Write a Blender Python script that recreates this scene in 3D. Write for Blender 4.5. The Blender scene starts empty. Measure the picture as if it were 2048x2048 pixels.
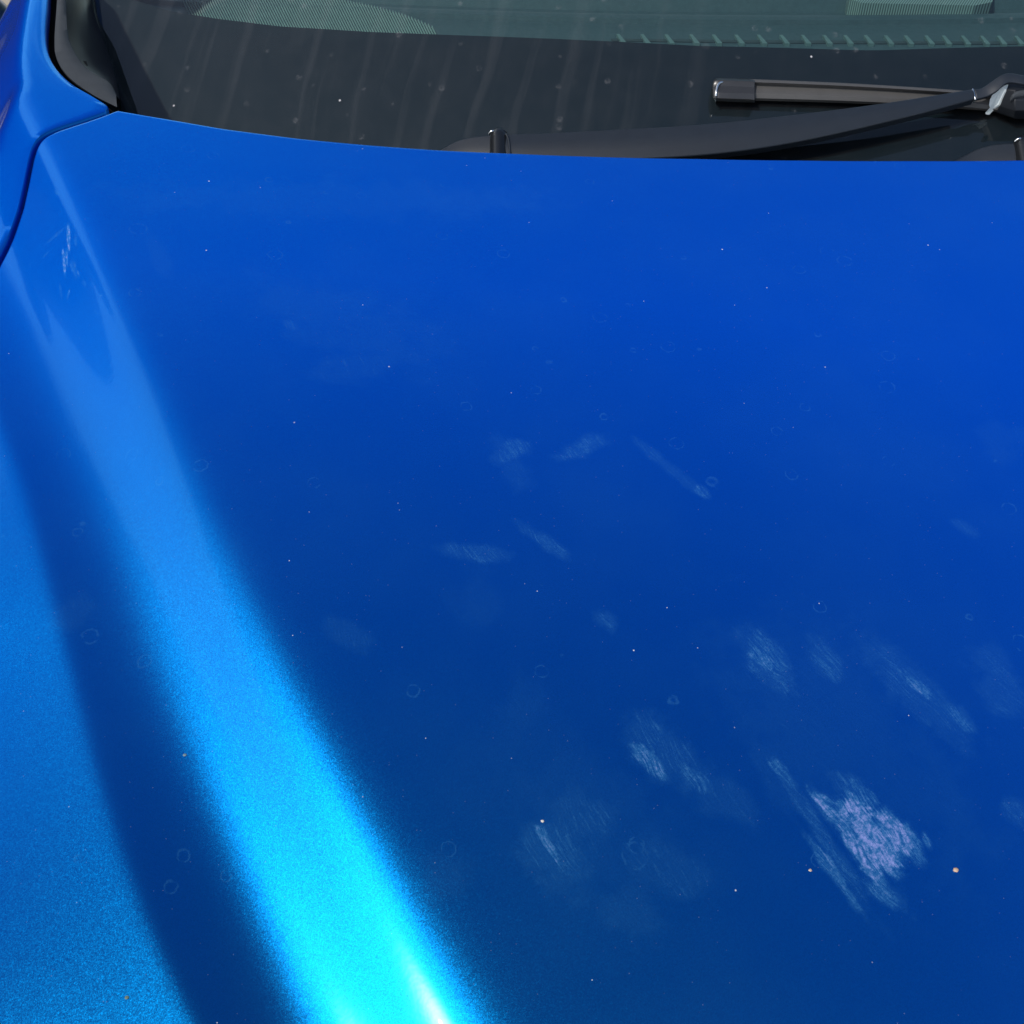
import bpy, bmesh, math, random
import numpy as np
from mathutils import Vector
random.seed(7); rng = np.random.default_rng(7)
C = bpy.context.scene.collection
R = math.radians

# ------------------------------------------------------------------ camera, sky, sun
PITCH = R(43.0); CAMZ = 1.47; F = 2054.0
cam = bpy.data.cameras.new('camera'); camo = bpy.data.objects.new('camera', cam); C.objects.link(camo)
camo.location = (0, 0, CAMZ); camo.rotation_euler = (math.pi/2 - PITCH, 0, 0)
cam.sensor_width = 36; cam.lens = 36*F/2048; cam.clip_start = 0.02; cam.clip_end = 2000
bpy.context.scene.camera = camo

SUN = Vector((-0.4588, -0.4671, 0.7558)).normalized()
w = bpy.data.worlds.new('World'); bpy.context.scene.world = w; w.use_nodes = True
nt = w.node_tree; bg = nt.nodes['Background']
sky = nt.nodes.new('ShaderNodeTexSky'); sky.sky_type = 'NISHITA'; sky.sun_disc = False
sky.sun_elevation = math.asin(SUN.z); sky.sun_rotation = math.atan2(SUN.x, SUN.y)
sky.dust_density = 1.4; sky.ozone_density = 2.0
# broken bright cloud bank, thicker towards the left horizon, over the whole dome
tc = nt.nodes.new('ShaderNodeTexCoord'); sep = nt.nodes.new('ShaderNodeSeparateXYZ'); nt.links.new(tc.outputs['Generated'], sep.inputs[0])
def wm(op, a, b, clamp=False):
    n = nt.nodes.new('ShaderNodeMath'); n.operation = op; n.use_clamp = clamp
    for k, v in enumerate((a, b)):
        if isinstance(v, bpy.types.NodeSocket): nt.links.new(v, n.inputs[k])
        else: n.inputs[k].default_value = v
    return n.outputs[0]
zz = wm('ADD', wm('MAXIMUM', sep.outputs[2], 0.0), .22)
cb = nt.nodes.new('ShaderNodeCombineXYZ'); nt.links.new(wm('DIVIDE', sep.outputs[0], zz), cb.inputs[0]); nt.links.new(wm('DIVIDE', sep.outputs[1], zz), cb.inputs[1])
cn_ = nt.nodes.new('ShaderNodeTexNoise'); cn_.inputs['Scale'].default_value = 1.3; cn_.inputs['Detail'].default_value = 7; cn_.inputs['Roughness'].default_value = .58
nt.links.new(cb.outputs[0], cn_.inputs['Vector'])
side = wm('ADD', wm('MULTIPLY', sep.outputs[0], -.93), wm('MULTIPLY', sep.outputs[1], .04))
low = wm('SUBTRACT', .75, sep.outputs[2])
cov_ = wm('ADD', cn_.outputs[0], wm('MULTIPLY', wm('ADD', wm('MULTIPLY', side, .50), wm('MULTIPLY', low, .85)), 1.0))
cl_ = nt.nodes.new('ShaderNodeMapRange'); cl_.interpolation_type = 'SMOOTHSTEP'; nt.links.new(cov_, cl_.inputs[0])
cl_.inputs[1].default_value = .74; cl_.inputs[2].default_value = .90; cl_.inputs[3].default_value = 0; cl_.inputs[4].default_value = .92
mx = nt.nodes.new('ShaderNodeMix'); mx.data_type = 'RGBA'; nt.links.new(cl_.outputs[0], mx.inputs[0]); nt.links.new(sky.outputs[0], mx.inputs[6]); mx.inputs[7].default_value = (10.0, 10.6, 11.4, 1)
nt.links.new(mx.outputs[2], bg.inputs[0]); bg.inputs[1].default_value = 0.15
sl = bpy.data.lights.new('sun', 'SUN'); so = bpy.data.objects.new('sun', sl); C.objects.link(so)
sl.energy = 2.6; sl.angle = R(0.53); sl.color = (1, .955, .89)
so.rotation_euler = SUN.to_track_quat('Z', 'Y').to_euler(); so.location = (-3, -1, 6)
vs = bpy.context.scene.view_settings
vs.view_transform = 'Standard'; vs.look = 'None'; vs.gamma = 1; vs.exposure = 0.0

# ------------------------------------------------------------------ lines of sight (to place things measured in the photo on their real surfaces)
cp, sp = math.cos(PITCH), math.sin(PITCH)
def ray(px, py):
    cx = (px-1024)/F; cy = (1024-py)/F
    return np.array([cx, cp+cy*sp, -sp+cy*cp])
def hit(px, py, zf):
    """first point where the line of sight meets the height function zf(x, y)"""
    d = ray(px, py); lo, hi = 0.2, 3.2
    g = lambda t: (CAMZ + d[2]*t) - float(zf(d[0]*t, d[1]*t))
    ts = np.linspace(lo, hi, 121); prev = ts[0]
    for t in ts[1:]:
        if g(t) <= 0:
            a, b = prev, t
            for _ in range(40):
                m = .5*(a+b)
                if g(m) > 0: a = m
                else: b = m
            return np.array([d[0]*b, d[1]*b, CAMZ+d[2]*b])
        prev = t
    raise RuntimeError('no hit %s %s' % (px, py))

# ------------------------------------------------------------------ body surface
XC = 0.42
def H0(x, y):
    q = 1.05 - y
    return 1.0 - 0.085*q - 0.10*q*q + 0.11*(x-XC)**2
ptsR = [(90,290),(135,405),(170,470),(212,551),(297,763),(406,1018),(506,1240),(612,1452),(722,1664),(838,1864),(952,2070)]
ptsM = [(-90,320),(-20,480),(60,640),(135,806),(212,1018),(297,1240),(375,1452),(446,1664),(520,1844),(605,2048)]
ptsD = [(-300,420),(-130,600),(0,837),(64,1060),(117,1240),(175,1452),(249,1664),(318,1844),(392,2048)]
KR = KM = KD = None
A1, A2, A3 = 0.50, -0.71, 0.34
def softp(u):
    return np.where(u > 30, u, np.log1p(np.exp(np.minimum(u, 30))))
def sstep(a, b, v):
    t = np.clip((v-a)/(b-a), 0, 1); return t*t*(3-2*t)
def H(x, y):
    x = np.asarray(x, float); y = np.asarray(y, float)
    z = H0(x, y)
    if KR is not None:
        kr = np.polyval(KR, y); km = np.polyval(KM, y); kd = np.polyval(KD, y)
        wr = 0.012 - 0.004*sstep(.35, 1.0, y)
        a1 = A1*(.76 + .46*sstep(.10, .46, y))
        z = z - a1*wr*softp((kr-x)/wr)
        wm = 0.017 + 0.004*sstep(.35, 1.0, y)
        z = z - A2*wm*softp((km-x)/wm)
        z = z - A3*0.0035*softp((kd-x)/0.0035)
    return z
for _ in range(4):
    f = H
    r = [hit(a, b, f) for a, b in ptsR]; m = [hit(a, b, f) for a, b in ptsM]; d = [hit(a, b, f) for a, b in ptsD]
    KR, KM, KD = [np.polyfit([p[1] for p in q], [p[0] for p in q], 3) for q in (r, m, d)]

# windscreen surface
def G(x, y):
    bow = 0.095*(x-XC)**2
    return 0.955 + 0.56*(y - 1.085 - bow)
def Gh(h): return lambda x, y: G(x, y) + h

# ------------------------------------------------------------------ node helpers
class NT:
    def __init__(s, name):
        s.m = bpy.data.materials.new(name); s.m.use_nodes = True; s.t = s.m.node_tree
        s.t.nodes.clear(); s.out = s.t.nodes.new('ShaderNodeOutputMaterial')
    def n(s, typ, ins=None, **kw):
        nd = s.t.nodes.new(typ)
        for k, v in kw.items(): setattr(nd, k, v)
        for k, v in (ins or {}).items(): s.set(nd.inputs[k], v)
        return nd
    def set(s, sock, v):
        if isinstance(v, bpy.types.NodeSocket): s.t.links.new(v, sock)
        else: sock.default_value = v
    def math(s, op, a, b=0.0, c=None, clamp=False):
        nd = s.t.nodes.new('ShaderNodeMath'); nd.operation = op; nd.use_clamp = clamp
        s.set(nd.inputs[0], a); s.set(nd.inputs[1], b)
        if c is not None: s.set(nd.inputs[2], c)
        return nd.outputs[0]
    def vmath(s, op, a, b=None):
        nd = s.t.nodes.new('ShaderNodeVectorMath'); nd.operation = op
        s.set(nd.inputs[0], a)
        if b is not None: s.set(nd.inputs[1], b)
        return nd.outputs['Value'] if op in ('LENGTH', 'DOT_PRODUCT') else nd.outputs[0]
    def mapping(s, vec, loc=(0,0,0), rot=(0,0,0), sc=(1,1,1)):
        nd = s.t.nodes.new('ShaderNodeMapping'); s.set(nd.inputs[0], vec)
        nd.inputs[1].default_value = loc; nd.inputs[2].default_value = rot; nd.inputs[3].default_value = sc
        return nd.outputs[0]
    def noise(s, vec, scale, detail=3, rough=.5, dist=0):
        nd = s.n('ShaderNodeTexNoise', {'Vector': vec, 'Scale': scale, 'Detail': detail, 'Roughness': rough, 'Distortion': dist})
        return nd.outputs[0]
    def ramp(s, v, a, b, lo=0.0, hi=1.0, smooth=True):
        nd = s.n('ShaderNodeMapRange', {0: v, 1: a, 2: b, 3: lo, 4: hi})
        if smooth: nd.interpolation_type = 'SMOOTHSTEP'
        return nd.outputs[0]
    def mixc(s, f, a, b):
        nd = s.t.nodes.new('ShaderNodeMix'); nd.data_type = 'RGBA'
        s.set(nd.inputs[0], f); s.set(nd.inputs[6], a); s.set(nd.inputs[7], b); return nd.outputs[2]
    def mixs(s, f, a, b):
        nd = s.t.nodes.new('ShaderNodeMixShader'); s.set(nd.inputs[0], f); s.set(nd.inputs[1], a); s.set(nd.inputs[2], b)
        return nd.outputs[0]
    def prin(s, **kw):
        nd = s.t.nodes.new('ShaderNodeBsdfPrincipled')
        for k, v in kw.items(): s.set(nd.inputs[k.replace('_', ' ')], v)
        return nd.outputs[0]
    def bump(s, h, strength, dist):
        return s.n('ShaderNodeBump', {'Height': h, 'Strength': strength, 'Distance': dist}).outputs[0]
    def end(s, sh): s.t.links.new(sh, s.out.inputs[0]); return s.m
def rgb(r, g, b): return (r, g, b, 1)

# ------------------------------------------------------------------ paint
def smear_list():
    """dust smears on the bonnet: ends of the smear, half width, strength (plan coordinates)"""
    L = []
    def S(x0, y0, x1, y1, hw, st, rnd=1.0):
        a = hit(x0, y0, H); b = hit(x1, y1, H)
        s = np.linalg.norm(ray((x0+x1)/2, (y0+y1)/2)); mid = (a+b)/2
        mm = (mid[1]*cp + (CAMZ-mid[2])*sp)/F
        L.append((mid[0], mid[1], math.atan2(b[1]-a[1], b[0]-a[0]), np.hypot(*(b-a)[:2])/2, hw*mm, st))
    S(1615,1568,1800,1800,26,1.0); S(1675,1575,1815,1780,44,1.3); S(1740,1610,1835,1720,34,1.0); S(1842,1655,1866,1712,11,.75); S(1795,1630,1855,1745,26,.8); S(1690,1550,1765,1625,24,.62); S(100,500,84,517,3,.5); S(150,468,152,490,3,.6); S(152,536,160,556,3,.8); S(118,560,124,600,3,.45); S(300,470,340,560,20,.2); S(1640,1530,1760,1640,34,.42); S(1725,1760,1800,1810,24,.7)
    S(1530,1500,1750,1830,22,.48); S(1590,1640,1735,1840,14,.75); S(1540,1515,1600,1590,16,.7)
    S(1480,1250,1610,1400,46,.52); S(1490,1290,1560,1350,18,.75); S(1610,1270,1680,1360,34,.46)
    S(1700,1260,1960,1500,55,.38); S(1800,1340,1870,1400,22,.78); S(1880,1400,1960,1470,24,.55)
    S(1230,1440,1420,1570,60,.42); S(1250,1480,1340,1560,20,.8); S(1340,1520,1430,1590,24,.55)
    S(1040,1640,1180,1780,60,.42); S(1070,1640,1130,1750,14,.75); S(1090,1590,1240,1680,70,.34)
    S(1230,1690,1420,1790,60,.30); S(1200,1800,1330,1850,60,.26); S(1380,1560,1520,1640,50,.28)
    S(980,930,1060,880,26,.5); S(1110,920,1215,870,24,.52); S(1260,870,1400,985,16,.42)
    S(1390,970,1420,1000,12,.6); S(850,1095,1010,1110,22,.46); S(1030,1045,1150,1125,18,.5)
    S(1190,1220,1230,1260,20,.46); S(540,650,860,700,60,.22); S(560,640,600,660,16,.40)
    S(620,740,800,720,50,.24); S(240,410,520,370,40,.20); S(500,430,1000,400,40,.14)
    S(126,500,131,560,4,.95); S(136,450,138,500,4,1.1); S(133,500,134,535,3,.9); S(142,518,154,560,8,.62); S(140,575,134,600,3,.6); S(84,494,130,455,5,.5); S(165,560,172,574,4,.5)
    S(108,380,122,392,5,.6); S(198,590,206,592,3,.8)
    S(120,1200,180,1240,50,.24); S(640,1230,740,1290,30,.30); S(900,1180,1000,1200,60,.16)
    S(1000,1380,1100,1420,60,.16); S(1950,1300,2060,1440,60,.34); S(2000,1600,2060,1640,30,.42)
    S(1900,1040,1960,1070,18,.36); S(1000,880,1060,1000,30,.26); S(1500,1450,1600,1650,40,.20)
    S(1450,1250,1950,1750,190,.16); S(1000,1500,1400,1800,130,.13); S(250,380,1100,400,70,.20); S(480,560,900,720,90,.20); S(860,1700,920,1800,50,.2); S(1960,850,2060,900,60,.2)
    return L

def paint_material(name, dirt=True):
    t = NT(name)
    pos = t.n('ShaderNodeTexCoord').outputs['Object']
    # metallic flakes: every cell its own tilt
    def flake(scale, amt):
        v = t.n('ShaderNodeTexVoronoi', {'Vector': pos, 'Scale': scale})
        c = t.vmath('SUBTRACT', v.outputs['Color'], (.5, .5, .5))
        nd = t.t.nodes.new('ShaderNodeVectorMath'); nd.operation = 'SCALE'
        t.set(nd.inputs[0], c); nd.inputs[3].default_value = amt; return nd.outputs[0]
    geo = t.n('ShaderNodeNewGeometry')
    pert = t.vmath('ADD', flake(2300, .11), flake(1300, .04))
    nrm = t.vmath('NORMALIZE', t.vmath('ADD', geo.outputs['Normal'], pert))
    orange = t.bump(t.noise(pos, 240, 1), .05, .0004)       # faint orange peel in the clear coat
    fv = t.n('ShaderNodeTexVoronoi', {'Vector': pos, 'Scale': 1800.0})
    spark = t.ramp(t.n('ShaderNodeSeparateColor', {0: fv.outputs['Color']}).outputs[0], .1, .95, .75, 1.25)
    flakecol = t.mixc(spark, rgb(0, .20, .58), rgb(.0, .36, .94))
    # colour-shifting pigment: deep navy seen square on, brighter blue at a slant
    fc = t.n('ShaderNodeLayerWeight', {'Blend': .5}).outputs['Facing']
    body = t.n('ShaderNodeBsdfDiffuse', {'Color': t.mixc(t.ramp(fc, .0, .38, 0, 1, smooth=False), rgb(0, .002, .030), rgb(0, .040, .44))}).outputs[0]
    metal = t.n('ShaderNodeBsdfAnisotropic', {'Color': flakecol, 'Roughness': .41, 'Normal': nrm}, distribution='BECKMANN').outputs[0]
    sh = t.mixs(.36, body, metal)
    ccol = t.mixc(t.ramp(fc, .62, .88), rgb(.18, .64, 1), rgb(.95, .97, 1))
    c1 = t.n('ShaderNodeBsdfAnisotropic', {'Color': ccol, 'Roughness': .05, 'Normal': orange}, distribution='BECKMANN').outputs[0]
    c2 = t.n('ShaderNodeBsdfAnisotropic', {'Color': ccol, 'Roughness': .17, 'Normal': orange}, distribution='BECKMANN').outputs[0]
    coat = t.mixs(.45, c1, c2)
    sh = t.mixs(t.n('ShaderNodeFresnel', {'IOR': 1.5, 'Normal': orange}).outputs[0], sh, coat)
    if dirt:
        sx = t.n('ShaderNodeSeparateXYZ', {0: pos}); X, Y = sx.outputs[0], sx.outputs[1]
        total = None
        flat = t.n('ShaderNodeCombineXYZ', {0: X, 1: Y}).outputs[0]
        wob = t.noise(flat, 38, 5, .65)
        for (cx, cy, ang, ha, hb, st) in smear_list():
            q = t.mapping(flat, (cx, cy, 0), (0, 0, ang), (ha*1.25, hb*1.25, 1))
            q.node.vector_type = 'TEXTURE'
            l = t.vmath('LENGTH', q)
            l = t.math('MULTIPLY_ADD', wob, 1.9, t.math('ADD', l, -.95))
            f = t.ramp(l, 1.0, .35, 0.0, st)
            total = f if total is None else t.math('MAXIMUM', total, f)
        a0 = hit(1480, 1520, H); a1 = hit(1740, 1870, H); ang = math.atan2((a1-a0)[1], (a1-a0)[0])
        wrp = t.vmath('MULTIPLY', t.vmath('SUBTRACT', t.n('ShaderNodeTexNoise', {'Vector': flat, 'Scale': 9.0, 'Detail': 3.0}).outputs[1], (.5, .5, .5)), (.05, .05, 0))
        rot = t.mapping(t.vmath('ADD', flat, wrp), (0, 0, 0), (0, 0, -ang))
        strk = t.noise(t.mapping(rot, (0, 0, 0), (0, 0, 0), (22, 330, 1)), 1.0, 5, .62)
        strk2 = t.noise(t.mapping(rot, (3, 1, 0), (0, 0, 0), (90, 900, 1)), 1.0, 3, .6)
        grain = t.noise(flat, 700, 3, .7)
        pat = t.math('ADD', t.math('MULTIPLY', strk, .62), t.math('ADD', t.math('MULTIPLY', strk2, .48), t.math('MULTIPLY', grain, .30)))
        # more strength -> more of the pattern shows
        tt = t.math('POWER', total, .7)
        thr = t.math('MULTIPLY_ADD', tt, -.36, 0.90)
        cov = t.math('DIVIDE', t.math('SUBTRACT', pat, thr), .26, clamp=True)
        mott = t.ramp(t.noise(flat, 240, 4, .75), .34, .66, .18, 1.0)
        smear = t.math('MULTIPLY', t.math('MULTIPLY', cov, mott), t.math('MULTIPLY', t.math('MINIMUM', total, 1.0), .54), clamp=True)
        haze = t.math('MULTIPLY', t.math('MULTIPLY', total, t.math('MULTIPLY', grain, strk2)), .36)
        # water spots: thin dried rings
        def rings(scale, keep, amp):
            wv = t.vmath('ADD', flat, t.vmath('MULTIPLY', t.n('ShaderNodeTexNoise', {'Vector': flat, 'Scale': 260.0}).outputs[1], (.0032, .0032, 0)))
            v = t.n('ShaderNodeTexVoronoi', {'Vector': wv, 'Scale': scale, 'Randomness': .9})
            sep = t.n('ShaderNodeSeparateColor', {0: v.outputs['Color']})
            rad = t.math('MULTIPLY_ADD', sep.outputs[1], .12, .13)
            dd = t.math('ABSOLUTE', t.math('SUBTRACT', v.outputs['Distance'], rad))
            ring = t.ramp(dd, .022, .004, 0, 1)
            pick = t.math('GREATER_THAN', sep.outputs[0], 1-keep)
            brk = t.ramp(t.noise(flat, 160, 1), .35, .6, .1, 1)
            return t.math('MULTIPLY', t.math('MULTIPLY', ring, pick), t.math('MULTIPLY', brk, amp))
        rg = t.math('MAXIMUM', rings(36, .24, .085), rings(25, .10, .07))
        # tiny pale dust specks
        def specks(scale, keep, r, amp):
            v = t.n('ShaderNodeTexVoronoi', {'Vector': flat, 'Scale': scale})
            sep = t.n('ShaderNodeSeparateColor', {0: v.outputs['Color']})
            dot = t.ramp(v.outputs['Distance'], r, r*.5, 0, 1)
            return t.math('MULTIPLY', t.math('MULTIPLY', dot, t.math('GREATER_THAN', sep.outputs[0], 1-keep)), t.math('MULTIPLY', sep.outputs[1], amp))
        spk = t.math('MAXIMUM', specks(110, .10, .055, .85), specks(60, .05, .05, 1.0))
        spk = t.math('MAXIMUM', spk, specks(420, .08, .15, .13))
        dust = t.n('ShaderNodeBsdfDiffuse', {'Color': t.mixc(t.ramp(smear, .03, .45), rgb(.07, .34, .56), rgb(.27, .335, .64))}).outputs[0]
        film = t.ramp(t.noise(flat, 5, 4, .6), .35, .75, 0.0, .02)
        fac = t.math('MAXIMUM', t.math('ADD', t.math('ADD', smear, haze), film), rg)
        sh = t.mixs(fac, sh, dust)
        pale = t.n('ShaderNodeBsdfDiffuse', {'Color': rgb(.75, .75, .72)}).outputs[0]
        sh = t.mixs(spk, sh, pale)
    return t.end(sh)

def simple(name, col, rough, spec=.5, noise_amt=.25, scale=60, bump=0.0, metallic=0.0, coat=0.0):
    t = NT(name); pos = t.n('ShaderNodeTexCoord').outputs['Object']
    n = t.noise(pos, scale, 4, .6)
    c = t.mixc(n, rgb(*[v*(1-noise_amt) for v in col]), rgb(*[v*(1+noise_amt) for v in col]))
    kw = dict(Base_Color=c, Roughness=rough, Specular_IOR_Level=spec, Metallic=metallic, Coat_Weight=coat)
    if bump: kw['Normal'] = t.bump(t.noise(pos, scale*12, 2), bump, .0005)
    return t.end(t.prin(**kw))

M_paint = paint_material('blue_metallic_paint')
M_fpaint = paint_material('blue_metallic_paint_fender', dirt=False)
M_rubber = simple('grey_rubber', (.040, .045, .050), .78, .3, .2, 90, .25)
M_black = simple('black_plastic', (.006, .007, .009), .32, .5, .1)
M_gap = simple('gap_seal', (.004, .004, .005), .7, .2, .1)
M_arm = simple('wiper_arm_paint', (.010, .014, .020), .46, .5, .2, 60, .15)
M_blade = simple('wiper_blade_rubber', (.066, .064, .062), .55, .4, .15, 50, .1)
M_cap = simple('blade_cap_plastic', (.025, .025, .026), .28, .5, .1)
M_conn = simple('connector_plastic', (.007, .009, .013), .5, .4, .1)
M_face = simple('connector_lit_side', (.62, .68, .68), .6, .4, .12, 500)  # sunlit face of the dark connector, sunlight painted in as a pale colour
M_metal_glint = simple('metal_and_glint', (.75, .75, .73), .22, .5, .05, 60, 0, 1.0)  # metal of the arm clip, also used for modelled sun glints
M_frit = simple('black_ceramic', (.005, .009, .016), .5, .3, .1)
M_mirror = simple('mirror_housing', (.012, .013, .015), .3, .5, .1)

def dash_mat(name, ribs):
    t = NT(name); pos = t.n('ShaderNodeTexCoord').outputs['Object']
    n = t.noise(pos, 120, 4, .6)
    c = t.mixc(n, rgb(.036, .062, .076), rgb(.065, .105, .12))
    if ribs:
        wv = t.n('ShaderNodeTexWave', {'Vector': t.mapping(pos, rot=(0, 0, R(28))), 'Scale': 95.0, 'Distortion': .3, 'Detail': 1.0}); wv.bands_direction = 'X'
        c = t.mixc(wv.outputs[1], rgb(.05, .075, .08), rgb(.30, .38, .36))
    return t.end(t.prin(Base_Color=c, Roughness=.7, Normal=t.bump(t.noise(pos, 900, 2), .5, .0006)))
M_dash = dash_mat('dashboard_skin', False); M_ribs = dash_mat('ribbed_speaker_cover', True)

def glass_mat():
    t = NT('windscreen_glass'); pos = t.n('ShaderNodeTexCoord').outputs['Object']
    fr = t.n('ShaderNodeFresnel', {0: 1.45}).outputs[0]
    tr = t.n('ShaderNodeBsdfTransparent', {0: rgb(.66, .84, .82)}).outputs[0]
    gl = t.n('ShaderNodeBsdfGlossy', {0: rgb(1, 1, 1), 1: .015}).outputs[0]
    s = t.mixs(fr, tr, gl)
    # road dust with run-down streaks and dried drops
    sx = t.n('ShaderNodeSeparateXYZ', {0: pos}); X, Y = sx.outputs[0], sx.outputs[1]
    flat = t.n('ShaderNodeCombineXYZ', {0: X, 1: Y}).outputs[0]
    warp = t.math('MULTIPLY', t.math('SUBTRACT', t.noise(flat, 4, 2), .5), .05)
    xs = t.math('ADD', t.math('ADD', X, warp), t.math('MULTIPLY', Y, -.22))
    sv = t.n('ShaderNodeCombineXYZ', {0: t.math('MULTIPLY', xs, 42), 1: t.math('MULTIPLY', Y, 1.6)}).outputs[0]
    stk = t.ramp(t.noise(sv, 1.0, 3, .55), .50, .66)
    # the streaks fade out to the right
    stk = t.math('MULTIPLY', stk, t.ramp(X, .45, -.05, .15, 1.0))
    film = t.ramp(t.noise(flat, 30, 5, .65), .3, .8, .6, 1.15)
    fine = t.ramp(t.noise(flat, 500, 2, .6), .35, .75, .96, 1.04)
    v = t.n('ShaderNodeTexVoronoi', {'Vector': flat, 'Scale': 52.0})
    sep = t.n('ShaderNodeSeparateColor', {0: v.outputs['Color']})
    dr = t.math('MULTIPLY', t.ramp(v.outputs['Distance'], .26, .12, 0, 1), t.math('GREATER_THAN', sep.outputs[0], .72))
    drop = t.math('MULTIPLY', dr, t.ramp(t.noise(flat, 200, 3), .4, .65, .1, 1))
    f = t.math('ADD', t.math('MULTIPLY', film, t.ramp(X, .5, -.4, .008, .019)), t.math('MULTIPLY', stk, .014))
    f = t.math('ADD', f, t.math('MULTIPLY', drop, .06))
    f = t.math('MULTIPLY', f, fine)
    v2 = t.n('ShaderNodeTexVoronoi', {'Vector': flat, 'Scale': 40.0})
    sep2 = t.n('ShaderNodeSeparateColor', {0: v2.outputs['Color']})
    sp_ = t.math('MULTIPLY', t.ramp(v2.outputs['Distance'], .07, .03, 0, .7), t.math('GREATER_THAN', sep2.outputs[0], .93))
    f = t.math('MAXIMUM', f, sp_)
    du = t.n('ShaderNodeBsdfDiffuse', {'Color': rgb(.62, .60, .60)}).outputs[0]
    return t.end(t.mixs(f, s, du))
M_glass = glass_mat()

def ground_mat():
    t = NT('pale_concrete'); pos = t.n('ShaderNodeTexCoord').outputs['Object']
    c = t.mixc(t.noise(pos, 3, 6, .7), rgb(.36, .30, .22), rgb(.52, .45, .34))
    c = t.mixc(t.ramp(t.noise(pos, 90, 3, .7), .5, .7, 0, .4), c, rgb(.2, .17, .13))
    return t.end(t.prin(Base_Color=c, Roughness=.9, Normal=t.bump(t.noise(pos, 60, 4), .4, .004)))

# ------------------------------------------------------------------ mesh helpers
def mesh(name, V, Fc, mat, parent=None, smooth=True, angle=None):
    me = bpy.data.meshes.new(name); me.from_pydata([tuple(map(float, v)) for v in V], [], Fc); me.update()
    o = bpy.data.objects.new(name, me); C.objects.link(o); me.materials.append(mat)
    if smooth: me.shade_smooth()
    if angle: me.set_sharp_from_angle(angle=R(angle))
    if parent is not None: o.parent = parent
    return o
def fix_normals(o):
    bm = bmesh.new(); bm.from_mesh(o.data); bmesh.ops.recalc_face_normals(bm, faces=bm.faces); bm.to_mesh(o.data); bm.free()
def loft(name, rows, mat, parent=None, closed=False, caps=False, angle=35):
    """rows of equally many points, skinned into one surface"""
    n = len(rows[0]); V = [p for r in rows for p in r]; Fc = []
    for i in range(len(rows)-1):
        for j in range(n if closed else n-1):
            k = (j+1) % n
            Fc.append((i*n+j, i*n+k, (i+1)*n+k, (i+1)*n+j))
    if caps: Fc.append(tuple(range(n))[::-1]); Fc.append(tuple((len(rows)-1)*n+j for j in range(n)))
    o = mesh(name, V, Fc, mat, parent, True, angle); fix_normals(o); return o
def bevel(o, wd, seg=2):
    m = o.modifiers.new('bevel', 'BEVEL'); m.width = wd; m.segments = seg; m.limit_method = 'ANGLE'; m.angle_limit = R(35)
def resample(P, n):
    P = np.array(P, float); d = np.r_[0, np.cumsum(np.linalg.norm(np.diff(P, axis=0), axis=1))]
    s = np.linspace(0, d[-1], n); return np.stack([np.interp(s, d, P[:, k]) for k in range(P.shape[1])], 1)
def smoothline(P, n):
    """Catmull-Rom through the points"""
    P = np.array(P, float); P = np.vstack([2*P[0]-P[1], P, 2*P[-1]-P[-2]]); out = []
    for i in range(1, len(P)-2):
        for t in np.linspace(0, 1, 12, endpoint=False):
            a, b, c, d = P[i-1:i+3]
            out.append(.5*((2*b)+(-a+c)*t+(2*a-5*b+4*c-d)*t*t+(-a+3*b-3*c+d)*t**3))
    out.append(P[-2]); return resample(out, n)
def part(o, label): o['label'] = label; return o

# ------------------------------------------------------------------ ground
gm = ground_mat()
g = mesh('ground', [(-150, -150, 0), (150, -150, 0), (150, 150, 0), (-150, 150, 0)], [(0, 1, 2, 3)], gm, smooth=False)
g['kind'] = 'structure'; g['label'] = 'sunlit pale sandy concrete ground beside the car'

# ------------------------------------------------------------------ the car
car = bpy.data.objects.new('parked_car', None); C.objects.link(car); car.location = (0, 0, 0)
car['label'] = 'metallic blue car with a dusty smeared bonnet and black wipers'; car['category'] = 'car'

# hood outline in plan
rear_px = [(236,222),(300,233),(370,245),(445,258),(600,278),(740,291),(880,301),(1040,308),(1200,314),(1400,318),(1600,321),(1800,322)]
rear = np.array([hit(a, b, H) for a, b in rear_px])
corner_px = [(84,284),(92,276),(104,269),(130,259),(170,246),(205,234),(225,226)]
corner = np.array([hit(a, b, H) for a, b in corner_px])
left_px = [(84,284),(77,296),(70,320),(62,360),(50,415),(30,475),(6,525),(-30,590),(-90,690),(-190,900)]
left = np.array([hit(a, b, H) for a, b in left_px])
top = np.vstack([corner, rear]); o_ = np.argsort(top[:, 0]); tx, ty = top[o_, 0], top[o_, 1]
def ytop(x):
    x = np.asarray(x, float); xm = np.where(x > XC, 2*XC-x, x)
    return np.where(xm > tx[-1], ty[-1], np.interp(xm, tx, ty))
lo = np.argsort(left[:, 1]); lyv, lxv = left[lo, 1], left[lo, 0]
def xleft(y):
    return np.interp(y, lyv, lxv)
YF = 0.03
def hood_grid():
    NU, NV = 520, 420
    V = np.zeros((NV, NU, 3))
    x0 = float(left[0, 0]); 
    # denser columns on the creased left side
    u = np.linspace(0, 1, NU)**1.35
    for i, v in enumerate(np.linspace(0, 1, NV)):
        Xt = x0 + u*(XC - x0)
        Y = YF + v*(ytop(Xt) - YF)
        xl = xleft(Y)
        X = xl + u*(XC - xl)
        V[i, :, 0] = X; V[i, :, 1] = Y
    return V
Vh = hood_grid()
x_, y_ = Vh[..., 0], Vh[..., 1]
# mirror the half to get the full bonnet
def Hs(x, y): return H(np.where(x > XC, 2*XC-x, x), y)
full_x = np.concatenate([x_, (2*XC - x_[:, ::-1])[:, 1:]], 1); full_y = np.concatenate([y_, y_[:, ::-1][:, 1:]], 1)
full_z = Hs(full_x, full_y)
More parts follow.
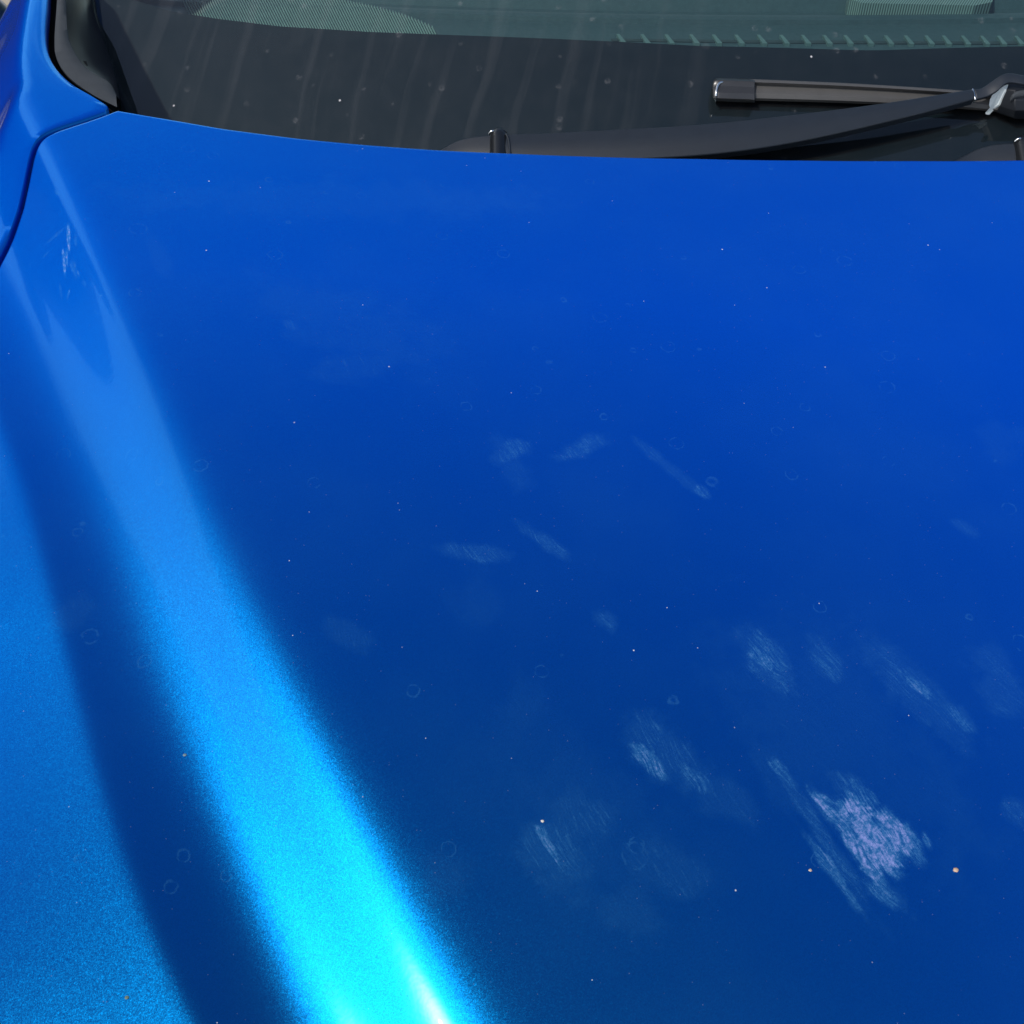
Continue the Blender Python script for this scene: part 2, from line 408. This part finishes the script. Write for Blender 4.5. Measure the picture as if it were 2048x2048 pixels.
# front edge rolls over
ff = np.clip((YF+.10-full_y)/.10, 0, 1); full_z = full_z - .03*ff**2
P = np.stack([full_x, full_y, full_z], 2)
NV, NU = P.shape[:2]
V = list(P.reshape(-1, 3)); Fc = []
for i in range(NV-1):
    for j in range(NU-1):
        a = i*NU+j; Fc.append((a, a+1, a+NU+1, a+NU))
# hemmed edge: small radius and a return flange all round
loop = [i*NU for i in range(NV)] + [(NV-1)*NU+j for j in range(1, NU)] + [i*NU+NU-1 for i in range(NV-2, -1, -1)] + [j for j in range(NU-2, 0, -1)]
L = np.array([V[k] for k in loop]); nx = np.roll(L, -4, 0)-np.roll(L, 4, 0)
out = np.stack([-nx[:, 1], nx[:, 0], 0*nx[:, 0]], 1); out /= np.maximum(np.linalg.norm(out, axis=1), 1e-9)[:, None]
prev = loop
for off, dz in ((.0009, -.0004), (.0015, -.0015), (.0015, -.010), (-.012, -.012)):
    base = len(V); V.extend(L + out*off + np.array([0, 0, dz])); n = len(loop)
    for k in range(n):
        q = (k+1) % n
        Fc.append((prev[k], base+k, base+q, prev[q]))
    prev = list(range(base, base+n))
hood = mesh('hood', V, Fc, M_paint, car); fix_normals(hood)
if hood.data.polygons[1000].normal.z < 0: hood.data.flip_normals()
part(hood, 'blue metallic bonnet with pale dust smears, water spots and a sharp side crease')

# ------------------------------------------------------------------ wing (fender) and foot of the windscreen pillar
crest_px = [(70,276,0),(52,225,.004),(41,170,.010),(38,114,.018),(42,60,.026),(50,0,.034),(62,-60,.04)]
def Gp(px, py, h=0.0): return hit(px, py, Gh(h))
def pillar_top(x, y): # pillar skin rises with the glass
    return G(x, y) + .022
def smax(a, b, k=.012): return k*np.log(np.exp(np.clip((a-b)/k, -60, 60))+1)+b
def Hb(x, y):   # base skin behind the bonnet: flat shelf that turns up into the pillar
    base = 1.0 - .085*(1.05-y) - .10*(1.05-y)**2 + 0.11*(x-XC)**2
    return smax(pillar_top(x, y), H(x, y)*1.0, .012)
crest = np.array([hit(a, b, Hb) for a, b, _ in crest_px])
crest = smoothline(crest, 80)
cyv, cxv = crest[:, 1], crest[:, 0]
oo = np.argsort(cyv); cyv, cxv = cyv[oo], cxv[oo]
kc = np.polyfit(cyv, cxv, 3)
def xcrest(y):
    y = np.asarray(y, float)
    yy = np.clip(y, cyv[0], cyv[-1]); v = np.interp(yy, cyv, cxv)
    sl0 = -.10; sl1 = (cxv[-1]-cxv[-2])/(cyv[-1]-cyv[-2])
    v = v + np.where(y < cyv[0], (y-cyv[0])*sl0*0.5, 0) + np.where(y > cyv[-1], (y-cyv[-1])*.1, 0)
    return v
def Hw(x, y):
    """wing skin: bonnet surface carried on, rolling down outside the crest"""
    x = np.asarray(x, float); y = np.asarray(y, float)
    z = Hb(x, y)
    t = sstep(cyv[0]-.04, cyv[0]+.10, y)
    xc_ = xcrest(y) - .05*(1-t)
    d = .0025*softp((xc_-x)/.0025)
    s0 = .32 + .62*t + .24*np.exp(-((y-1.21)/.07)**2); k = 1.5 - .9*t + 9*sstep(1.24, 1.36, y)
    return z - s0*d - k*d*d
# inner edge of the wing: shut line (+4 mm), then the edge along the rubber trim
gap = .0065
inner_px = [(97,-60),(95,0),(91,50),(92,85),(100,115),(118,143),(148,170),(185,192),(216,211)]
inner = [hit(a, b, Hb) for a, b in inner_px]
cor2 = [p.copy() for p in corner[::-1]]
edge = [p[:2] for p in inner]
# offset of the bonnet outline by the gap
cl = [p[:2] for p in corner[::-1]] + [p[:2] for p in left[1:]]
cl = resample(cl, 90); tn = np.gradient(cl, axis=0); nn = np.stack([tn[:, 1], -tn[:, 0]], 1); nn /= np.linalg.norm(nn, axis=1)[:, None]
mid = np.array([-.3, .6])
if np.dot(nn[40], cl[40]-mid) < 0: nn = -nn
cl = cl + nn*gap
shut = cl
# build the wing in two lofts: rows run from the inner edge outwards to the crest and down the flank
def wing_rows(E, n_out=46):
    rows = []
    for (ex, ey) in E:
        xo = float(xcrest(ey)) - .17
        s = np.linspace(0, 1, n_out)**.8
        X = ex + s*(xo-ex); Y = np.full_like(X, ey)
        Z = Hw(X, Y)
        row = [(ex+.000, ey, float(Hw(ex, ey))-.012), (ex, ey, float(Hw(ex, ey))-.0012)] + [(X[i]-(.0012 if i == 0 else 0), Y[i], Z[i]) for i in range(n_out)]
        xe, ze = X[-1], Z[-1]
        for dx, dz in ((-.012, .05), (-.016, .12), (-.014, .25), (-.03, .40), (-.05, .62)):
            row.append((xe+dx, ey, ze-dz))
        rows.append(row)
    return rows
# piecewise inner edge as x(y): max y first
Ein = smoothline([p for p in edge], 90)
# forward of the rear corner of the shut line the inner edge is the shut line
k0 = int(np.argmax(shut[:, 0])); 
Epart2 = shut
def edge_x(y):
    # leftmost boundary of the bonnet/trim at this y : the wing lies to its left
    a = np.array(Ein); b = np.array(Epart2)
    if y >= a[:, 1].min():
        o1 = np.argsort(a[:, 1]); xa = np.interp(y, a[o1, 1], a[o1, 0])
    else: xa = 9
    o2 = np.argsort(b[:, 1])
    xb = np.interp(y, b[o2, 1], b[o2, 0]) if y <= b[:, 1].max() else 9
    return min(xa, xb)
# station rows at fixed y; between corner and trim the edge follows whichever is further left
ys = np.concatenate([np.linspace(.03, .85, 50), np.linspace(.855, 1.22, 150), np.linspace(1.23, 1.9, 60)])
E = []
b = np.array(Epart2)
for y in ys:
    # shut line side
    if y <= b[:, 1].max():
        o2 = np.argsort(b[:, 1]); bx = np.interp(y, b[o2, 1], b[o2, 0])
    else: bx = None
    a = np.array(Ein); o1 = np.argsort(a[:, 1])
    if y >= a[:, 1].min(): ax = np.interp(y, a[o1, 1], a[o1, 0])
    else: ax = None
    E.append((min([q for q in (bx, ax) if q is not None]), y) if (bx is not None or ax is not None) else (float(a[o1, 0][0]), y))
wing = loft('front_wing', wing_rows(E), M_fpaint, car, angle=50)
part(wing, 'blue front wing running up into the windscreen pillar')
#print('crest', crest); print('corner', corner[[0, -1]], 'inner', np.array(inner)[[0, -1]]); print('E', E[50:200:15])

# dark tray under the gap
tray = []
for (x, y) in E[::6]:
    z = float(Hw(x, y)) - .03
    wd = .035 if y < 1.15 else .001
    tray.append([(x-.06, y, z-.02), (x-.02, y, z), (x+wd, y, z), (x+wd+.005, y, z-.05)])
loft('gutter', tray, M_gap, car)


# ------------------------------------------------------------------ windscreen
edge_px = [(176,-60),(183,0),(191,40),(200,70),(212,98),(222,130),(231,159),(236,190),(239,214)]
ge = np.array([Gp(a, b) for a, b in edge_px])
def gleft(y):
    o = np.argsort(ge[:, 1]); a, b = ge[o, 1], ge[o, 0]
    if y > a[-1]: return b[-1] + (y-a[-1])*.16
    return float(np.interp(y, a, b))
def glass_strip(name, mat, h, yb, yt, nx=120, ny=30, inset=0.0):
    """sheet following the glass between two fore-aft limits yb(x), yt(x)"""
    rows = []
    for v in np.linspace(0, 1, ny):
        row = []
        for u in np.linspace(-1, 1, nx):
            k = abs(u)
            # iterate: outer edge depends on y
            y = 1.3
            for _ in range(6):
                xl = gleft(y) + inset; x = XC - k*(XC-xl)
                y = yb(x) + v*(yt(x)-yb(x))
            X = x if u <= 0 else 2*XC-x
            row.append((X, y, G(X, y)+h))
        rows.append(row)
    return loft(name, rows, mat, car, angle=60)
bowf = lambda x: .095*(x-XC)**2
glass = glass_strip('windscreen', M_glass, 0.0, lambda x: 1.0+bowf(x), lambda x: 2.0+bowf(x)*.4)
part(glass, 'dusty windscreen glass with run-down dirt streaks')
frit_px = [(183,-8),(255,-3),(340,22),(430,37),(560,53),(740,64),(900,70),(1160,80),(1400,92),(1700,100),(1850,103)]
fp = np.array([hit(a, b, Gh(-.005)) for a, b in frit_px])
def frit_top(x):
    xm = x if x <= XC else 2*XC-x
    return float(np.interp(xm, fp[:, 0], fp[:, 1]))
frit = glass_strip('frit_band', M_frit, -.005, lambda x: .99+bowf(x), frit_top, 160, 12, .002); frit.parent = glass
part(frit, 'black printed band along the foot of the windscreen')

# ------------------------------------------------------------------ rubber trim and gloss channel beside the glass
def strip3(name, lines, mat, parent, n=60, angle=50):
    """loft through several long lines of (px, py, height above the glass)"""
    rows = [smoothline([Gp(*p) for p in L], n) for L in lines]
    return loft(name, rows, mat, parent, angle=angle)
out_l = [(116,-60,.020),(114,0,.020),(109,80,.020),(114,119,.020),(138,156,.019),(186,191,.016),(233,215,.010)]
inn_l = [(134,-60,.016),(133,0,.016),(136,66,.016),(148,101,.016),(175,138,.015),(217,164,.013),(233,190,.009)]
dn = lambda L, a, b, h: [(x+a, y+b, h) for x, y, _ in L]
Hl = lambda dz: (lambda x, y: Hb(x, y) + dz)
def onskin(L, dx, dy, dz): return smoothline([hit(x+dx, y+dy, Hl(dz)) for x, y, _ in L], 60)
mid_l = [((a[0]+b[0])/2, (a[1]+b[1])/2, 0) for a, b in zip(out_l, inn_l)]
trim = loft('rubber_trim', [onskin(out_l, 0, 2, -.02), onskin(out_l, 0, 0, -.0035), onskin(out_l, 1, -1, -.0015), onskin(mid_l, 0, 0, .0005), onskin(inn_l, -1, 1, -.0015), onskin(inn_l, 0, 0, -.004), onskin(inn_l, 0, 0, -.02)], M_rubber, car, angle=60)
part(trim, 'matt grey rubber strip curving along the pillar')
def hh(x, y):
    p = hit(x, y, Hl(-.012)); return float(p[2] - G(p[0], p[1]))
ch_o = [(x-2, y, max(hh(x-2, y), .003)) for x, y, _ in inn_l]
ch_i = [(181,-60,.001),(184,0,.001),(192,40,.001),(213,98,.001),(223,130,.001),(232,159,.001),(240,200,.001)]
chm = [((a[0]*.6+b[0]*.4), (a[1]*.6+b[1]*.4), max(.0075, a[2]*.45)) for a, b in zip(ch_o, ch_i)]
chn = [((a[0]*.25+b[0]*.75), (a[1]*.25+b[1]*.75), max(.0055, a[2]*.2)) for a, b in zip(ch_o, ch_i)]
chan = strip3('gloss_channel', [ch_o, chm, chn, ch_i, [(x+2, y, -.006) for x, y, h in ch_i]], M_black, car)
part(chan, 'gloss black water channel at the glass edge')
def tube(name, P, rads, mat, parent, n=10):
    P = np.array(P, float); rows = []
    T = np.gradient(P, axis=0); T /= np.linalg.norm(T, axis=1)[:, None]
    for p, t, r in zip(P, T, rads):
        a = np.cross(t, (0, 0, 1)); a /= np.linalg.norm(a); b = np.cross(t, a)
        rows.append([p + r*(math.cos(k)*a + math.sin(k)*b) for k in np.linspace(0, 2*math.pi, n, endpoint=False)])
    return loft(name, rows, mat, parent, closed=True, caps=True, angle=60)
bead = smoothline([Gp(x, y, .008) for x, y in [(146,-40),(148,0),(153,20),(160,38),(168,58),(177,76)]], 24)
pt = strip3('pillar_trim', [[(x+1, y, -.004) for x, y, h in ch_i], [(x+8, y, -.03) for x, y, h in ch_i], [(x+10, y, -.16) for x, y, h in ch_i]], M_gap, car)
bd = tube('channel_bead', bead, np.linspace(.0026, .0008, 24), M_cap, chan)

# ------------------------------------------------------------------ dashboard behind the glass
ZD = .985
plane = lambda z: (lambda x, y: z + 0*x)
def D(px, py, z=ZD): return hit(px, py, plane(z))
def xsh(P, dx): return P + np.array([dx, 0, 0])
prof = [(1.30, .86), (1.32, .93), (1.345, ZD-.006), (1.36, ZD)]
y50 = D(1400, 50)[1]; y46 = D(1400, 44, ZD+.006)[1]
prof += [(y50, ZD), (y50+.002, ZD+.006), (y46+.02, ZD+.007), (y46+.045, ZD+.001), (y46+.052, ZD-.012), (y46+.10, ZD-.012), (y46+.108, ZD+.004), (1.9, ZD+.02), (2.0, ZD-.2)]
rows = []
for x in np.linspace(-.62, 2*XC+.62, 60):
    b = .10*(x-XC)**2
    rows.append([(x, y+b, z) for y, z in prof])
dash = loft('dashboard', rows, M_dash, car, angle=40)
part(dash, 'greenish grey dashboard top seen through the glass')
def flatpart(name, pts, z, mat, parent, th=.003):
    P = [D(a, b, z) for a, b in pts]; n = len(P)
    V = [(p[0], p[1], z) for p in P] + [(p[0], p[1], z-th) for p in P]
    Fc = [tuple(range(n))] + [(i, (i+1) % n, n+(i+1) % n, n+i) for i in range(n)]
    o = mesh(name, V, Fc, mat, parent, False); fix_normals(o); return o
M_rib = simple('rib_plastic', (.30, .38, .36), .6)
pad = flatpart('speaker_cover', [(404,-40),(404,60),(560,85),(740,90),(884,88),(886,70),(872,56),(845,43),(800,26),(740,10),(690,0),(600,-14),(500,-30)], ZD+.006, M_dash, dash, .008)
part(pad, 'ribbed speaker cover on the left of the dashboard')
up = np.array([(300,-90),(404,-40),(690,0),(740,10),(800,26),(845,43),(872,56),(890,74)], float)
V = []; Fc = []
for xb in np.arange(412, 884, 5.3):
    yb = 92.0; x1, y1 = xb, yb
    while y1 > -30 and y1 > np.interp(x1, up[:, 0], up[:, 1]): y1 -= 1; x1 -= .5
    if yb-y1 < 3: continue
    a0, a1, b0, b1 = D(xb-1.2, yb, ZD+.008), D(xb+1.2, yb, ZD+.008), D(x1-1.1, y1, ZD+.008), D(x1+1.1, y1, ZD+.008)
    m0, m1 = (a0+a1)/2+[0, 0, .0012], (b0+b1)/2+[0, 0, .0012]
    k = len(V); V += [a0-[0,0,.003], m0, a1-[0,0,.003], b0-[0,0,.003], m1, b1-[0,0,.003]]; Fc += [(k, k+1, k+4, k+3), (k+1, k+2, k+5, k+4)]
rb = mesh('cover_ribs', V, Fc, M_rib, dash, False); fix_normals(rb); rb['kind'] = 'stuff'
pad2 = flatpart('speaker_cover', [(1690,-50),(1700,-2),(1722,6),(1950,11),(1985,4),(1992,-50)], ZD+.014, M_ribs, dash, .03)
M_slot = simple('slot_shadow', (.034, .052, .058), .7)
groove = flatpart('defroster_slot', [(1222,77),(1500,80),(1800,82),(2400,84),(2400,89),(1800,87),(1500,85),(1224,81)], ZD+.0015, M_slot, dash, .001)
part(groove, 'long narrow defroster slot')
M_fin = simple('fin_plastic', (.13, .19, .19), .6)
fx = [1241,1289,1337,1387,1432,1477,1522,1567,1610,1653,1695,1736,1776,1816,1857,1892,1930,1968,2002,2037,2070,2102,2134]
for x in fx:
    k = 6*(x-1241)/800
    flatpart('vent_fin', [(x-8,68+k*.6),(x-2,68+k*.6),(x+13,86+k*.3),(x+3,86+k*.3)], ZD+.004, M_fin, dash, .004)

# ------------------------------------------------------------------ wipers
NG = np.array([0, -.49, .872])
def slab(name, up, lo_, th, mat, parent, n=40, crown=.001, wd=.0008):
    U = smoothline([Gp(*p) for p in up], n); Lw = smoothline([Gp(*p) for p in lo_], n); rows = []
    for u, l in zip(U, Lw):
        m = (u+l)/2 + NG*crown
        rows.append([u, u*.7+l*.3+NG*crown*.8, m, u*.3+l*.7+NG*crown*.8, l, l-NG*th, u-NG*th])
    o = loft(name, rows, mat, parent, closed=True, caps=True, angle=40); bevel(o, wd); return o
arm_u = [(1010,269,.030),(1130,264,.032),(1380,250,.036),(1553,233,.038),(1760,207,.040),(1945,178,.040)]
arm_l = [(1008,318,.030),(1130,322,.031),(1390,311,.035),(1590,284,.037),(1809,235,.039),(1950,198,.039)]
arm = slab('wiper_arm', arm_u, arm_l, .010, M_arm, car, 50, .0022, .0012)
part(arm, 'black wiper arm lying across the foot of the windscreen')
hook_u = [(1948,178,.040),(1963,176,.041),(1990,158,.046),(2005,149,.049),(2022,146,.050),(2050,151,.050),(2110,160,.046)]
hook_l = [(1953,198,.038),(1975,192,.040),(1995,181,.045),(2010,168,.048),(2024,164,.049),(2050,168,.049),(2110,178,.045)]
hook = slab('arm_hook', hook_u, hook_l, .004, M_arm, arm, 40, .0008, .0008)
clipu = slab('arm_clip', [(1944,177,.0408),(1947,177,.0408)], [(1950,199,.0395),(1953,199,.0395)], .006, M_metal_glint, arm, 6, .0004, .0003)
bl_u = [(1500,158,.020),(1600,162,.020),(1726,168,.020),(1909,180,.020),(2048,194,.020),(2200,212,.020),(2400,240,.020),(2590,272,.020)]
def shift(L, dy, h, dx=0): return [(x+dx, y+dy, h) for x, y, _ in L]
def scale_dy(L, f): # blade narrows slightly to the right in the picture as the arm covers it
    return [(x, y+f(x), h) for x, y, h in L]
bl = [(0, .0165), (1.5, .0215), (6, .0225), (9, .0185), (12, .0150), (17, .0150), (28, .0155), (38, .0120), (43, .0060), (43, .004), (10, .004), (0, .008)]
rows = [smoothline([(lambda q: Gp(*q))((x, y+a*(1-.00035*(x-1500)/1), h)) for x, y, _ in bl_u], 60) for a, h in bl]
rows = [list(r) for r in zip(*rows)]
blade = loft('wiper_blade', rows, M_blade, car, closed=True, caps=True, angle=25)
part(blade, 'flat grey wiper blade resting on the glass')
rub = [(26, .007), (30, .007), (31, .0005), (28, .0005)]
rr = [smoothline([Gp(x+6, y+a, h) for x, y, _ in bl_u], 30) for a, h in rub]
loft('wiper_rubber', [list(r) for r in zip(*rr)], M_gap, blade, closed=True, caps=True)
cap_rows = []
for x, y, s in [(1425,158,.55),(1427,156,.80),(1432,155,.95),(1440,155,1),(1470,156,1.0),(1500,157,1.0),(1509,158,1.0),(1510,158,.9)]:
    c = Gp(x, y+23, .012); pts = []
    for a, h in [(1, .009), (1.5, .0205), (5, .0245), (11, .0235), (17, .0215), (30, .021), (42, .0170), (48, .0090), (47, .003), (4, .003)]:
        p = Gp(x, y+a, h); pts.append(c + (p-c)*s)
    cap_rows.append(pts)
cap = loft('end_cap', cap_rows, M_cap, blade, closed=True, caps=True, angle=30); bevel(cap, .0008)
part(cap, 'dark plastic cap with a sun glint modelled along its edge')
rim = smoothline([Gp(1431,158,.0225), Gp(1440,163,.0235), Gp(1434,176,.0225), Gp(1430,190,.020), Gp(1431,201,.014)], 16)
rim = smoothline([Gp(1446,164,.0240), Gp(1438,167,.0240), Gp(1433,178,.0230), Gp(1432,190,.0205), Gp(1431,203,.012)], 16)
tube('edge_glint', rim, [.0006]+[.0013]*13+[.0011,.0006], M_metal_glint, cap, 8)  # bright bead standing in for the sun glint on the rounded cap
# connector under the hook
cn = []
cn.append([Gp(*q) for q in [(2012,170,.020),(2015,167,.038),(2011,180,.036),(2006,195,.028),(1999,212,.018),(1992,222,.012),(1992,226,.005),(2010,175,.005)]])
for x, sc in [(2030,1),(2060,1),(2100,1),(2106,.8)]:
    c = Gp(x, 205, .018)
    cn.append([c + (Gp(x, yy, h)-c)*sc for yy, h in [(170,.020),(166,.036),(180,.042),(200,.040),(222,.030),(236,.014),(238,.005),(175,.005)]])
con = loft('connector', cn, M_conn, blade, closed=True, caps=True, angle=30); bevel(con, .001)
fpx = [(2014,168,.040),(2002,174,.037),(1988,184,.032),(1980,199,.024),(1978,210,.019),(1980,215,.016),(1971,225,.008),(1971,228,.006),(1976,228,.006),(1986,217,.013),(1998,209,.020),(2004,193,.030),(2010,181,.037)]
A = [Gp(*q) for q in fpx]; n = len(A)
B = [p + np.array([.0022, .0008, -.0012]) for p in A]
fo = mesh('connector_lit_side', A+B, [tuple(range(n)), tuple(range(n, 2*n))[::-1]] + [(i, (i+1) % n, n+(i+1) % n, n+i) for i in range(n)], M_face, blade, False); fix_normals(fo)
part(fo, 'side face of the blade connector with sunlight painted into its pale colour')
lug = slab('connector_pin', [(2024,189,.044),(2034,182,.045),(2050,179,.045)], [(2025,197,.043),(2036,193,.044),(2050,191,.044)], .006, M_rubber, blade, 12, .002, .001)
# pivot cover
pv_u = [(868,306,.016),(890,294,.018),(915,281,.021),(945,273,.024),(975,270,.026),(990,270,.027)]
pv_l = [(870,330,.014),(895,335,.015),(920,335,.016),(950,335,.018),(975,335,.020),(990,335,.021)]
pv = slab('pivot_cover', pv_u, pv_l, .012, M_arm, arm, 30, .002, .002)
jt = []
for t_ in np.linspace(0, 1, 10):
    yy = 262 + t_*62; c = Gp(998, yy, .024)
    s = .55 if t_ == 0 else (.9 if t_ < .15 else 1)
    jt.append([c + s*.0105*(math.cos(k)*np.array([1, 0, 0]) + math.sin(k)*NG) for k in np.linspace(0, 2*math.pi, 16, endpoint=False)])
jn = loft('pivot_joint', jt, M_black, arm, closed=True, caps=True, angle=50)
tube('joint_rim', smoothline([Gp(1012,268,.033), Gp(1016,276,.033), Gp(1019,292,.033), Gp(1021,322,.033)], 12), [.0012]*12, M_arm, arm, 8)
tube('joint_glint', smoothline([Gp(978,268,.031), Gp(982,263,.034), Gp(987,262,.034)], 8), [.0012]*8, M_metal_glint, arm, 8)  # bright sliver added as the sun glint on top of the joint

def copy_tree(o, parent):
    c = o.copy(); C.objects.link(c); c.parent = parent
    for ch in list(o.children): copy_tree(ch, c)
    return c
a_ = Gp(1000, 290, .02); b_ = Gp(2046, 305, .02); dv = Vector(b_ - a_)
for o in (arm, blade):
    c = copy_tree(o, car); c.location = dv
for o in car.children:
    if o.name.startswith('wiper_arm.'): o['label'] = 'second black wiper arm, mostly outside the picture'
    if o.name.startswith('wiper_blade.'): o['label'] = 'second wiper blade, outside the picture'

# ------------------------------------------------------------------ rest of the body that closes the car off
def mirror_copy(o, name):
    me = o.data.copy(); c = bpy.data.objects.new(name, me); C.objects.link(c); c.parent = car
    for v in me.vertices: v.co.x = 2*XC - v.co.x
    me.flip_normals(); return c
for o in (wing, trim, chan): mirror_copy(o, o.name)
rows = []
for x in np.linspace(gleft(2.0)-.02, 2*XC-gleft(2.0)+.02, 24):
    k = 1-((x-XC)/(.75))**2*.06
    rows.append([(x, 1.99+.05*(x-XC)**2, G(x, 1.99+.05*(x-XC)**2)-.004)]+[(x, y, z*k+ .08*(1-k)) for y, z in ((2.15,1.52),(2.6,1.55),(3.3,1.52),(3.6,1.42))])
roof = loft('roof', rows, M_fpaint, car)
rows = []
for x in np.linspace(-.52, 2*XC+.52, 24):
    b = .05*(x-XC)**2
    z0 = float(Hs(x, np.array(YF)))-.045
    rows.append([(x, YF+b-.004, z0), (x, YF+b-.03, z0-.03), (x, b-.03, z0-.12), (x, b-.05, z0-.30), (x, b-.04, z0-.5), (x, b+.05, .28)])
bump = loft('front_bumper', rows, M_fpaint, car)
rows = [[(x, .06, .25), (x, .06, .78), (x, 1.5, .84), (x, 1.52, .3), (x, 3.5, .3), (x, 3.6, .9)] for x in np.linspace(-.60, 2*XC+.60, 10)]
loft('inner_body', rows, M_gap, car)

# door mirror beside the pillar
mc = ray(-46, 52)*1.66 + np.array([0, 0, CAMZ])
rows = []
for v in np.linspace(0, math.pi, 14):
    rr_ = max(math.sin(v), .02)**.6
    rows.append([(mc[0]-.02+.085*rr_*math.cos(k), mc[1]-.045*math.cos(v)*1.0, mc[2]+.06*rr_*math.sin(k)) for k in np.linspace(0, 2*math.pi, 20, endpoint=False)])
mr = loft('door_mirror', rows, M_mirror, car, closed=True, caps=True, angle=60)
part(mr, 'black door mirror housing')

# ------------------------------------------------------------------ house whose outline shows in the bonnet
hs = bpy.data.objects.new('house', None); C.objects.link(hs); hs.location = (-6.5, 6.0, 0)
hs['label'] = 'dark house with a pitched roof reflected in the bonnet paint'; hs['category'] = 'house'
M_wall = simple('house_wall', (.055, .05, .045), .8, .3, .25, 3)
M_roof = simple('house_roof', (.04, .035, .033), .8, .3, .25, 6)
def boxm(name, a, b, mat, parent):
    x0, y0, z0 = a; x1, y1, z1 = b
    V = [(x, y, z) for x in (x0, x1) for y in (y0, y1) for z in (z0, z1)]
    o = mesh(name, V, [(0,1,3,2),(4,6,7,5),(0,4,5,1),(2,3,7,6),(0,2,6,4),(1,5,7,3)], mat, parent, False); fix_normals(o); return o
boxm('wall', (-4.0, -2.5, 0), (1.7, 3.5, 5.1), M_wall, hs)
V = [(-4.3,-2.8,5.05),(1.95,-2.8,5.05),(1.95,3.8,5.05),(-4.3,3.8,5.05),(-1.3,-2.8,6.9),(-1.3,3.8,6.9)]
ro = mesh('roof', V, [(0,1,4),(3,5,2),(0,4,5,3),(1,2,5,4),(0,3,2,1)], M_roof, hs, False)
ch_ = boxm('chimney', (.2, -1.9, 5.4), (.8, -1.3, 7.5), M_wall, ro)

# ------------------------------------------------------------------ grit lying on the bonnet
def grain(name, px, py, r, col, label, cat, flat=1.0):
    p = hit(px, py, H); bm = bmesh.new(); bmesh.ops.create_icosphere(bm, subdivisions=2, radius=r)
    rg = np.random.default_rng(int(px))
    for v in bm.verts:
        v.co *= 1+rg.uniform(-.18, .18); v.co.z *= flat*.75; v.co.x *= 1.2
    me = bpy.data.meshes.new(name); bm.to_mesh(me); bm.free(); me.shade_smooth()
    o = bpy.data.objects.new(name, me); C.objects.link(o); me.materials.append(simple(name+'_stone', col, .6, .4, .4, 900))
    o.location = (p[0], p[1], p[2]+r*flat*.5); o['label'] = label; o['category'] = cat
    o['group'] = 'loose grit and plant flakes lying on the bonnet'
grain('grit_grain', 1911, 1741, .0014, (.50, .33, .22), 'largest tan sand grain lying right of the big pale smear', 'sand grain')
grain('grit_grain', 1620, 1741, .0009, (.45, .33, .25), 'small brown sand grain lying left of the big pale smear', 'sand grain')
grain('grit_grain', 1085, 1643, .0009, (.55, .50, .42), 'small pale grain beside the thin streaks low in the middle of the bonnet', 'sand grain')
grain('plant_flake', 370, 1510, .0011, (.13, .20, .22), 'pale dry plant flake on the dark band of the bonnet', 'plant flake', .3)
grain('plant_flake', 254, 1995, .0011, (.12, .17, .12), 'yellowish dry plant flake at the bottom left of the bonnet', 'plant flake', .3)
